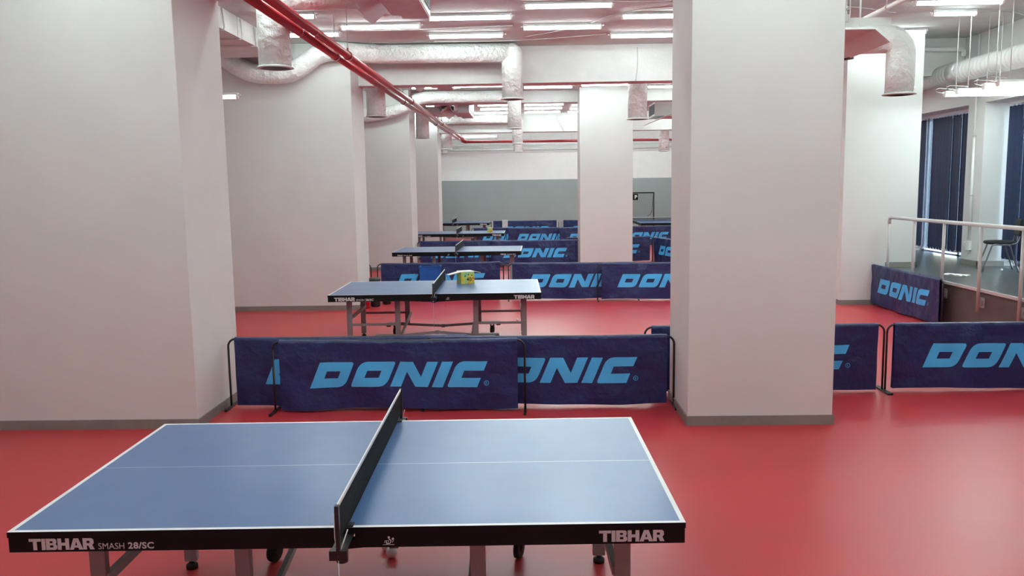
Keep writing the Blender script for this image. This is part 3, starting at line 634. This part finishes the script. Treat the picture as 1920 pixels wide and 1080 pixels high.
TXT = [('a', 'TIBHAR', 0.265, 0.048, 0.09, 'w', 1.02), ('b', 'TIBHAR', 0.265, 0.048, 0.09, 'w', -1.285), ('c', 'SMASH', 0.105, 0.026, 0.0, 'w', -1.005), ('d', '28/SC', 0.105, 0.028, 0.03, 'w', -0.885)]
TXT3 = [('a', 'TIBHAR', 0.12, 0.026, 0.07, 'w', 0.93), ('e', 'SMASH 28/R', 0.19, 0.022, 0.02, 'w', 1.065), ('b', 'TIBHAR', 0.12, 0.026, 0.07, 'w', -1.26), ('f', 'SMASH 28/R', 0.19, 0.022, 0.02, 'w', -1.125)]
def net(x, y, rz, label):
    t = thing('table_net', label, 'net', (x, y, TZ), rz, 'black table tennis nets')
    Y = W2T+0.145; z0, z1 = 0.006, 0.14
    def f():
        mb = MB(); s = 0.0128; w = 0.0019; yy = -Y
        while yy <= Y: mb.box((-w*0.7, yy-w, z0), (w*0.7, yy+w, z1)); yy += s
        zz = z0
        while zz <= z1: mb.box((-w*0.7, -Y, zz-w), (w*0.7, Y, zz+w)); zz += s
        return mb.mesh('netting', M['net'])
    link('netting', cached('netting', f), t)
    link('top_tape', cached('tape', lambda: B(((-0.0035, -Y, 0.1385), (0.0035, Y, 0.1525))).mesh('top_tape', M['tape'])), t)
    for sg in (-1, 1):
        link('post', cached('npost', lambda: B(((-0.008, -0.012, -0.03), (0.008, 0.012, 0.153))).mesh('post', M['steel_black'], 0.002)), t, (0, sg*(Y+0.005), 0))
        c = link('clamp', cached(('nclamp', sg), lambda: B(((-0.03, min(-sg*0.19, 0), -0.034), (0.03, max(-sg*0.19, 0), -0.028)), ((-0.035, -0.012, -0.065), (0.035, 0.012, -0.026)), ((-0.028, min(-sg*0.15, -sg*0.19), 0.0015), (0.028, max(-sg*0.15, -sg*0.19), 0.006))).tube([(0.0, -sg*0.06, -0.09), (0.0, -sg*0.06, -0.03)], 0.008, 8).tube([(0.0, -sg*0.06, -0.1), (0.0, -sg*0.06, -0.085)], 0.024, 16).mesh('clamp', M['steel_black'])), t, (0, sg*(Y+0.005), 0))
        link('tension_cord', cached(('cord', sg), lambda: MB().tube([(-0.012, 0, 0.12), (-0.012, 0, 0.02), (0.0, sg*0.01, -0.05)], 0.0025, 5).tube([(0.0, sg*0.01, -0.05), (0.028, -sg*0.05, 0.035)], 0.0025, 5).tube([(0.0, sg*0.01, -0.05), (0.001, sg*0.012, -0.42)], 0.0018, 5).mesh('tension_cord', M['tape'])), t, (0, sg*(Y+0.005), 0))
    return t
TABLES = [(-0.765, 3.918, 0.0201, 'nearest blue table tennis table, filling the foreground', 'net across the nearest blue table', TXT),
          (-1.230, 11.18, 0.0186, 'second blue table tennis table, with the colourful carton on it', 'net across the second table, left of the colourful carton', TXT),
          (-1.517, 18.05, -0.012, 'third blue table tennis table, empty, before a pair of barriers', 'net across the third, empty table', TXT3),
          (-2.08, 24.75, 0.0, 'fourth table tennis table, with a small white and green carton', 'net across the fourth table, left of the small carton', TXT),
          (-2.85, 31.8, 0.0, 'farthest left table tennis table, half hidden by the farthest pillar', 'net across the farthest left table', TXT)]
for x, y, rz, lt, ln, tx in TABLES:
    table(x, y, rz, lt, tx, 0.17 if tx is TXT else -0.17); net(x, y, rz, ln)
table(4.72, 30.4, PI/2, 'distant table turned end-on beside the big pillar edge', TXT)
net(4.72, 30.4, PI/2, 'net across the distant end-on table by the big pillar')

# ------------------------------------------------------------------ barriers
CW, CH, CB = 1.13, 0.69, 0.03
def wob(u, v, seed):
    a = seed*1.7
    w = (1-v)
    return (0.010*w*math.sin(5.1*u+a) + 0.007*math.sin(11.0*u+2.3*v+a*2)*(0.35+w) + 0.005*math.sin(23*u-3*v+a*3)*(0.3+0.7*v)
            + 0.006*math.sin(31*u*(0.6+0.4*v)+a)*max(0, v-0.55) + 0.004*math.sin(9*v+7*u+a) + 0.010*w*w*math.sin(8*u+a*1.3))
def cloth_pt(u, v, seed, off=0.0):
    z = CB + (CH-CB)*v
    z += 0.010*(1-v)*math.sin(4*u+seed) - 0.006*v*(1-u*u)*(1.0+0.5*math.sin(seed))
    return (u*CW, -0.022 - off + wob(u, v, seed), z)
def cloth_mesh(seed):
    def f():
        mb = MB(); nx, nz = 72, 24; rows = []
        for j in range(nz+1):
            rows.append([mb.bm.verts.new(cloth_pt(-1+2*i/nx, j/nz, seed)) for i in range(nx+1)])
        rows.append([mb.bm.verts.new((x, (a+0.022)*0.5, cloth_pt(u, 1, seed)[2]+0.012)) for u, x, a in [((-1+2*i/nx), (-1+2*i/nx)*CW, wob(-1+2*i/nx, 1, seed)) for i in range(nx+1)]])
        for j in range(8, -1, -1):
            rows.append([mb.bm.verts.new((lambda p: (p[0], 0.022 + 0.5*wob(-p[0]/CW, j/8, seed+1), p[2]))(cloth_pt(-1+2*i/nx, j/8, seed))) for i in range(nx+1)])
        for a, b in zip(rows, rows[1:]):
            for i in range(nx):
                fc = mb.bm.faces.new([a[i], a[i+1], b[i+1], b[i]]); fc.smooth = True
        return mb.mesh('cloth', M['navy'])
    return cached(('cloth', seed), f)
def rpoly(pts):
    """pts: (x, y, radius) -> polygon with rounded corners"""
    out = []; n = len(pts)
    for i, (x, y, r) in enumerate(pts):
        if r <= 0: out.append((x, y)); continue
        p = Vector((x, y)); a = (Vector(pts[i-1][:2])-p).normalized(); b = (Vector(pts[(i+1) % n][:2])-p).normalized()
        s, e = p+a*r, p+b*r
        for k in range(7):
            t = k/6; q = s*(1-t)**2 + p*2*t*(1-t) + e*t*t; out.append((q.x, q.y))
    return out
def logo_polys():
    P = []
    P.append([rpoly([(0, 0, 0), (1.33, 0, .32), (1.33, 1, .14), (0, 1, 0)]), [(.40, .36), (.93, .36), (.93, .64), (.40, .64)]])
    x = 1.55
    P.append([rpoly([(x, 0, .12), (x+1.38, 0, .32), (x+1.38, 1, .12), (x, 1, .32)]), [(x+.41, .36), (x+.96, .36), (x+.96, .64), (x+.41, .64)]])
    x = 3.09
    P.append([[(x, 0), (x+.42, 0), (x+.42, .60), (x+.98, 0), (x+1.46, 0), (x+1.46, 1), (x+1.04, 1), (x+1.04, .40), (x+.50, 1), (x, 1)]])
    x = 4.70; P.append([[(x, 0), (x+.42, 0), (x+.42, 1), (x, 1)]])
    x = 5.28
    P.append([rpoly([(x, 0, .12), (x+1.16, 0, 0), (x+1.16, .36, 0), (x+.41, .36, 0), (x+.41, .64, 0), (x+1.16, .64, 0), (x+1.16, 1, 0), (x, 1, .30)])])
    return P
LH, SH = 0.247, 0.42
def logo_mesh(seed):
    def f():
        bm = bmesh.new()
        for loops in logo_polys():
            es = []
            for lp in loops:
                vs = [bm.verts.new((-0.845 + (px+SH*py)*LH, 0, 0.243 + py*LH)) for px, py in lp]
                es += [bm.edges.new((vs[i], vs[(i+1) % len(vs)])) for i in range(len(vs))]
            bmesh.ops.triangle_fill(bm, use_beauty=True, use_dissolve=False, edges=es)
        # registered mark: ring with an R
        cx, cz, r0, r1 = 0.835, 0.283, 0.019, 0.024
        n = 20; A = [bm.verts.new((cx+r0*math.cos(2*PI*k/n), 0, cz+r0*math.sin(2*PI*k/n))) for k in range(n)]; Bv = [bm.verts.new((cx+r1*math.cos(2*PI*k/n), 0, cz+r1*math.sin(2*PI*k/n))) for k in range(n)]
        for k in range(n): bm.faces.new([A[k], A[(k+1) % n], Bv[(k+1) % n], Bv[k]])
        tm = cached('rmark', lambda: text_mesh('R', 0.016, 0.022))
        vs = [bm.verts.new((cx-0.008+v.co.x, 0, cz-0.011+v.co.z)) for v in tm.vertices]
        for p in tm.polygons:
            try: bm.faces.new([vs[i] for i in p.vertices])
            except ValueError: pass
        xx = -0.86
        while xx < 0.9:
            bmesh.ops.bisect_plane(bm, geom=bm.verts[:]+bm.edges[:]+bm.faces[:], plane_co=(xx, 0, 0), plane_no=(1, 0, 0)); xx += 2*CW/72
        for j in range(24):
            bmesh.ops.bisect_plane(bm, geom=bm.verts[:]+bm.edges[:]+bm.faces[:], plane_co=(0, 0, CB+(CH-CB)*j/24), plane_no=(0, 0, 1))
        for v in bm.verts:
            u = v.co.x/CW; vv = (v.co.z-CB)/(CH-CB); p = cloth_pt(u, vv, seed, 0.003); v.co.y = p[1]; v.co.z = p[2]
        for fc in bm.faces:
            fc.normal_update(); fc.smooth = True
            if fc.normal.y > 0: fc.normal_flip()
        me = bpy.data.meshes.new('lettering'); bm.to_mesh(me); bm.free(); me.materials.append(M['letter']); return me
    return cached(('logo', seed), f)
def frame_mesh():
    lx, zt, r = CW+0.068, 0.683, 0.075
    pts = [(-lx, 0, 0.012), (-lx, 0, zt-r)] + arc((-lx+r, 0, zt-r), r, PI, PI/2, 7, (1,0,0), (0,0,1)) + arc((lx-r, 0, zt-r), r, PI/2, 0, 7, (1,0,0), (0,0,1)) + [(lx, 0, 0.012)]
    return MB().tube(pts, 0.0105, 10).mesh('frame', M['steel_black'])
def barrier(x, y, rz, seed, label, group='navy barriers', lift=0.0):
    t = thing('court_barrier', label, 'barrier', (x, y, lift), rz, group)
    c = link('cloth', cloth_mesh(seed), t); link('lettering', logo_mesh(seed), c)
    link('frame', cached('bframe', frame_mesh), t)
    if lift:
        for sg in (-1, 1): link('post', cached(('bpost', lift), lambda: B(((-0.025, -0.03, -lift), (0.025, 0.01, 0.70)), ((-0.025, -0.2, -lift), (0.025, 0.2, -lift+0.03))).mesh('post', M['rail'])), t, (sg*(CW+0.03), 0, 0))
        return t
    for sg in (-1, 1): link('foot', cached('bfoot', lambda: MB().bar((0, -0.17, 0.011), (0, 0.17, 0.011), 0.025, 0.02).mesh('foot', M['steel_black'], 0.003)), t, (sg*(CW+0.068), 0, 0))
    return t
barrier(-1.735, 7.82, 0.01, 1, 'navy barrier behind the nearest table, left, mostly covered by the middle one')
barrier(-1.248, 7.62, -0.012, 2, 'navy barrier in the middle behind the nearest table, its lettering whole')
barrier(0.172, 7.735, -0.02, 3, 'navy barrier touching the left side of the big pillar')
barrier(2.36, 8.20, 0.0, 1, 'navy barrier standing behind the big free-standing pillar')
barrier(4.785, 8.20, 0.0, 4, 'navy barrier on the right in front of the stage end')
barrier(5.92, 13.02, -1.55, 5, 'navy barrier standing lengthwise against the stage front')
barrier(-4.2, 15.5, 0.0, 2, 'navy barrier hidden behind the second left pillar, only its hook showing')
barrier(-1.68, 15.52, 0.015, 3, 'navy barrier behind the second table, left, with blue bin before it')
barrier(0.82, 15.18, -0.03, 5, 'navy barrier behind the right end of the second table')
barrier(2.46, 15.00, -0.01, 4, 'navy barrier behind the big pillar, showing its first three letters')
barrier(-1.765, 21.88, 0.0, 1, 'navy barrier behind the third table, left')
barrier(0.165, 21.68, 0.0, 2, 'navy barrier behind the right end of the third table')
barrier(2.20, 22.62, 0.0, 3, 'navy barrier just behind the distant free-standing pillar')
barrier(3.76, 21.22, -1.25, 4, 'navy barrier turned lengthwise at the edge of the big pillar')
barrier(-0.765, 28.5, 0.0, 5, 'navy barrier behind the right end of the fourth table')
barrier(0.443, 28.22, 0.0, 3, 'navy barrier left of the distant pillar, its first four letters showing')
barrier(2.19, 27.98, 0.0, 2, 'navy barrier mostly hidden behind the distant pillar, letter pair showing left')
barrier(3.96, 28.3, 0.0, 1, 'navy barrier between distant pillar and big pillar, farthest row')
t5 = barrier(-0.12, 29.4, 0.0, 4, 'farthest navy barrier on grey posts, with white towel hung over it', 'navy barriers', 0.2)
barrier(2.32, 29.0, -0.35, 2, 'slanted navy barrier on grey posts peeping out left of the distant pillar', 'navy barriers', 0.2)
tw = MB(); n = 8
for j in range(n):
    z0, z1 = 0.42+0.30*j/n, 0.42+0.30*(j+1)/n
    for s_ in range(4):
        x0, x1 = -0.1+0.05*s_, -0.1+0.05*(s_+1)
        tw.face([(x0, 0.006*math.sin(20*x0+4*z0), z0), (x1, 0.006*math.sin(20*x1+4*z0), z0), (x1, 0.006*math.sin(20*x1+4*z1), z1), (x0, 0.006*math.sin(20*x0+4*z1), z1)])
tw.box((-0.1, -0.004, 0.715), (0.1, 0.09, 0.725)); tw.box((-0.1, 0.085, 0.5), (0.1, 0.09, 0.72))
tag(link('towel', tw.mesh('towel', M['towel']), None, (-0.83, 29.32, 0.2)), 'white towel hanging over the farthest barrier', 'towel')

# ------------------------------------------------------------------ cartons, balls, bins
def carton(x, y, rz, w, d, h, label, flaps, txt):
    t = thing('ball_carton', label, 'box', (x, y, TZ), rz)
    link('carton_body', B(((-w/2, -d/2, 0), (w/2, d/2, h))).mesh('carton_body', M['carton'], 0.003), t)
    if txt:
        link('lettering', with_mat(text_mesh('40', 0.075, 0.055, 0.02), M['print_black']), t, (-0.02, -d/2-0.001, 0.035))
        link('lettering', with_mat(text_mesh('+', 0.03, 0.03, 0.02), M['print_red']), t, (0.06, -d/2-0.001, 0.06))
        link('spots', MB().lathe([(0.009, 0), (0.009, 0.002)], 10, (-0.04, 0.11, 0)).lathe([(0.009, 0), (0.009, 0.002)], 10, (0.01, 0.13, 0)).lathe([(0.009, 0), (0.009, 0.002)], 10, (0.06, 0.118, 0)).mesh('spots', M['print_black']), t, (0, -d/2-0.001, 0)).rotation_euler = (PI/2, 0, 0)
    lid = MB(); lid.box((-w/2, -d/2, h), (w/2, d/2, h+0.006))
    if flaps:
        lid.prism([(-w/2, h+0.006), (-w/2-0.17, h-0.03), (-w/2-0.17, h-0.035), (-w/2, h)], -d/2+0.01, d/2-0.06)
        lid.prism([(w/2, h+0.006), (w/2+0.13, h-0.028), (w/2+0.13, h-0.033), (w/2, h)], -d/2+0.09, d/2)
    link('lid', lid.mesh('lid', M['card_white']), t)
    return t
carton(-0.90, 11.58, 0.42, 0.20, 0.19, 0.168, 'colourful yellow and green carton with open white flaps on the second table', True, True)
carton(-1.15, 24.6, 0.0, 0.15, 0.15, 0.13, 'small green carton with white top on the fourth table', False, False)
tag(link('table_tennis_ball', MB().sphere((0, 0, 0.02), 0.02).mesh('table_tennis_ball', M['ball']), None, (-0.19, 12.83, 0)), 'white ball on the red floor beyond the second table', 'ball')
tag(link('table_tennis_ball', MB().sphere((0, 0, 0.022), 0.022).mesh('table_tennis_ball', M['ball']), None, (7.62, 13.34, SZ)), 'white ball on the stage floor by the black chair', 'ball')
tag(link('white_ball', MB().sphere((0, 0, 0.034), 0.034, 24).mesh('white_ball', M['ball']), None, (-0.81, 4.50, 0)), 'larger white ball on the floor beneath the nearest table', 'ball')
tag(link('white_ball', MB().sphere((0, 0, 0.03), 0.03, 24).mesh('white_ball', M['ball']), None, (-0.86, 4.60, 0)), 'second white ball half hidden behind the one beneath the nearest table', 'ball')
tag(link('table_tennis_ball', MB().sphere((0, 0, 0.02), 0.02).mesh('table_tennis_ball', M['ball']), None, (-0.95, 24.35, TZ)), 'white ball on the fourth table beside the small carton', 'ball')
bn = thing('litter_bin', 'tall black litter bin beside the second left pillar', 'bin', (-2.77, 14.62, 0))
link('bin_body', MB().lathe([(0.075, 0), (0.085, 0.02), (0.095, 0.47)], 24).mesh('bin_body', M['rubber']), bn)
link('rim', MB().lathe([(0.097, 0.44), (0.102, 0.44), (0.102, 0.52), (0.085, 0.52)], 24).mesh('rim', M['steel_black']), bn)
rb = thing('red_bin', 'small red bin beside the tall black litter bin', 'bin', (-2.885, 14.40, 0))
link('bin_body', MB().lathe([(0.055, 0), (0.07, 0.32), (0.06, 0.32), (0.05, 0.02)], 20).mesh('bin_body', M['red_plastic']), rb)
bk = thing('black_bucket', 'low black bucket on the floor beyond the second table', 'bucket', (-2.62, 14.93, 0))
link('bucket_body', MB().lathe([(0.07, 0), (0.085, 0.18), (0.075, 0.18), (0.06, 0.02)], 20).mesh('bucket_body', M['rubber']), bk)
bb = thing('blue_bin', 'blue plastic box standing before the barrier behind the second table', 'box', (-1.845, 15.29, 0))
mb = MB(); b0, b1, hh = 0.16, 0.195, 0.655
mb.prism([(-b1, hh), (-b0, 0), (b0, 0), (b1, hh), (b1-0.01, hh), (b0-0.01, 0.02), (-b0+0.01, 0.02), (-b1+0.01, hh)], -0.12, 0.12)
mb.prism([(-b1, hh), (-b0, 0), (b0, 0), (b1, hh)], -0.13, -0.118); mb.prism([(-b1, hh), (-b0, 0), (b0, 0), (b1, hh)], 0.118, 0.13)
link('box_body', mb.mesh('box_body', M['blue_plastic']), bb)
link('rim', B(((-b1-0.008, -0.138, hh-0.015), (b1+0.008, -0.118, hh+0.004)), ((-b1-0.008, 0.118, hh-0.015), (b1+0.008, 0.138, hh+0.004))).mesh('rim', M['blue_plastic'], 0.003), bb)

# ------------------------------------------------------------------ stage things
ch = thing('visitor_chair', 'black padded chair on the stage in front of the window', 'chair', (7.62, 13.42, SZ), -0.35)
def seat_mesh():
    mb = MB(); n = 28; rings = []
    for zz, k in ((0.435, 0.90), (0.445, 0.99), (0.46, 1.0), (0.478, 0.97), (0.488, 0.80), (0.49, 0.4)):
        rings.append([mb.bm.verts.new((k*0.235*math.copysign(abs(math.cos(2*PI*i/n))**0.7, math.cos(2*PI*i/n)), k*0.22*math.copysign(abs(math.sin(2*PI*i/n))**0.7, math.sin(2*PI*i/n)), zz)) for i in range(n)])
    for a, b in zip(rings, rings[1:]):
        for i in range(n): mb.bm.faces.new([a[i], a[(i+1) % n], b[(i+1) % n], b[i]]).smooth = True
    mb.bm.faces.new(rings[0][::-1]); mb.bm.faces.new(rings[-1]); return mb.mesh('seat', M['chair_seat'])
link('seat', seat_mesh(), ch)
bk_ = MB()
for zz0, zz1 in ((0.56, 0.84),): bk_.prism([(0.235, zz0), (0.255, zz0+0.02), (0.275, zz1-0.02), (0.27, zz1), (0.245, zz1), (0.232, zz1-0.03), (0.215, zz0+0.02)], -0.20, 0.20)
link('backrest', bk_.mesh('backrest', M['chair_seat'], 0.012), ch)
for sy in (-1, 1):
    link('leg', MB().tube(smooth_path([(-0.27, sy*0.24, 0), (-0.17, sy*0.225, 0.34), (-0.13, sy*0.22, 0.43), (0.0, sy*0.215, 0.43)], 4), 0.0125, 10).mesh('leg', M['chair_metal']), ch)
    link('leg', MB().tube(smooth_path([(0.24, sy*0.24, 0), (0.14, sy*0.225, 0.3), (0.1, sy*0.215, 0.42), (0.0, sy*0.215, 0.432)], 4), 0.0125, 10).mesh('leg', M['chair_metal']), ch)
    link('back_upright', MB().tube(smooth_path([(0.06, sy*0.2, 0.43), (0.2, sy*0.19, 0.46), (0.235, sy*0.18, 0.56), (0.25, sy*0.17, 0.72)], 4), 0.011, 8).mesh('back_upright', M['chair_metal']), ch)
tl = MB(); n = 10
vs = [[tl.bm.verts.new((-0.13+0.26*i/n, -0.18+0.36*j/n, 0.012+0.010*math.sin(9*i/n+4*j/n)+0.006*math.sin(17*j/n))) for i in range(n+1)] for j in range(n+1)]
for j in range(n):
    for i in range(n): tl.bm.faces.new([vs[j][i], vs[j][i+1], vs[j+1][i+1], vs[j+1][i]]).smooth = True
tl.box((-0.12, -0.17, 0.0), (0.12, 0.17, 0.008))
tag(link('folded_towel', tl.mesh('folded_towel', M['towel']), None, (6.62, 12.82, SZ), 0.5), 'white towel lying on the stage floor behind the railing', 'towel')

# ------------------------------------------------------------------ ball catching frame at the far right end
cf = thing('catch_net_frame', 'black tall frame with net before the green wall, right side', 'frame', (4.45, 32.3, 0))
link('frame', MB().tube([(-0.45, 0, 0.0), (-0.45, 0, 1.80)], 0.025, 8).tube([(0.45, 0, 0.0), (0.45, 0, 1.80)], 0.025, 8).tube([(-0.45, 0, 1.79), (0.45, 0, 1.79)], 0.025, 8).tube([(-0.45, -0.25, 0.02), (-0.45, 0.25, 0.02)], 0.02, 8).tube([(0.45, -0.25, 0.02), (0.45, 0.25, 0.02)], 0.02, 8).mesh('frame', M['steel_black']), cf)
nm = MB()
for k in range(24): nm.box((-0.42+0.84*k/23-0.002, 0.0, 0.75), (-0.42+0.84*k/23+0.002, 0.004, 1.76))
for k in range(28): nm.box((-0.42, 0.0, 0.75+1.01*k/27-0.002), (0.42, 0.004, 0.75+1.01*k/27+0.002))
link('netting', nm.mesh('netting', M['black_mesh']), cf)
link('drape_cord', MB().tube(smooth_path([(0.42, -0.03, 1.7), (0.38, -0.05, 1.2), (0.33, -0.06, 0.98), (0.2, -0.05, 0.88)], 5), 0.008, 6).mesh('drape_cord', M['steel_black']), cf)
sg_ = link('sign_plate', B(((-0.62, -0.045, 1.51), (-0.17, -0.03, 1.75))).mesh('sign_plate', M['black']), cf)
link('lettering', with_mat(text_mesh('P', 0.10, 0.14, 0.03), M['line']), sg_, (-0.30, -0.047, 1.56))
# junction box on the far wall
tag(link('junction_box', B(((-0.09, -0.06, 0), (0.09, 0, 0.17))).mesh('junction_box', M['white'], 0.006), None, (-3.45, YF-0.1, 3.52)), 'white junction box high on the far wall beside the left outlet', 'box')
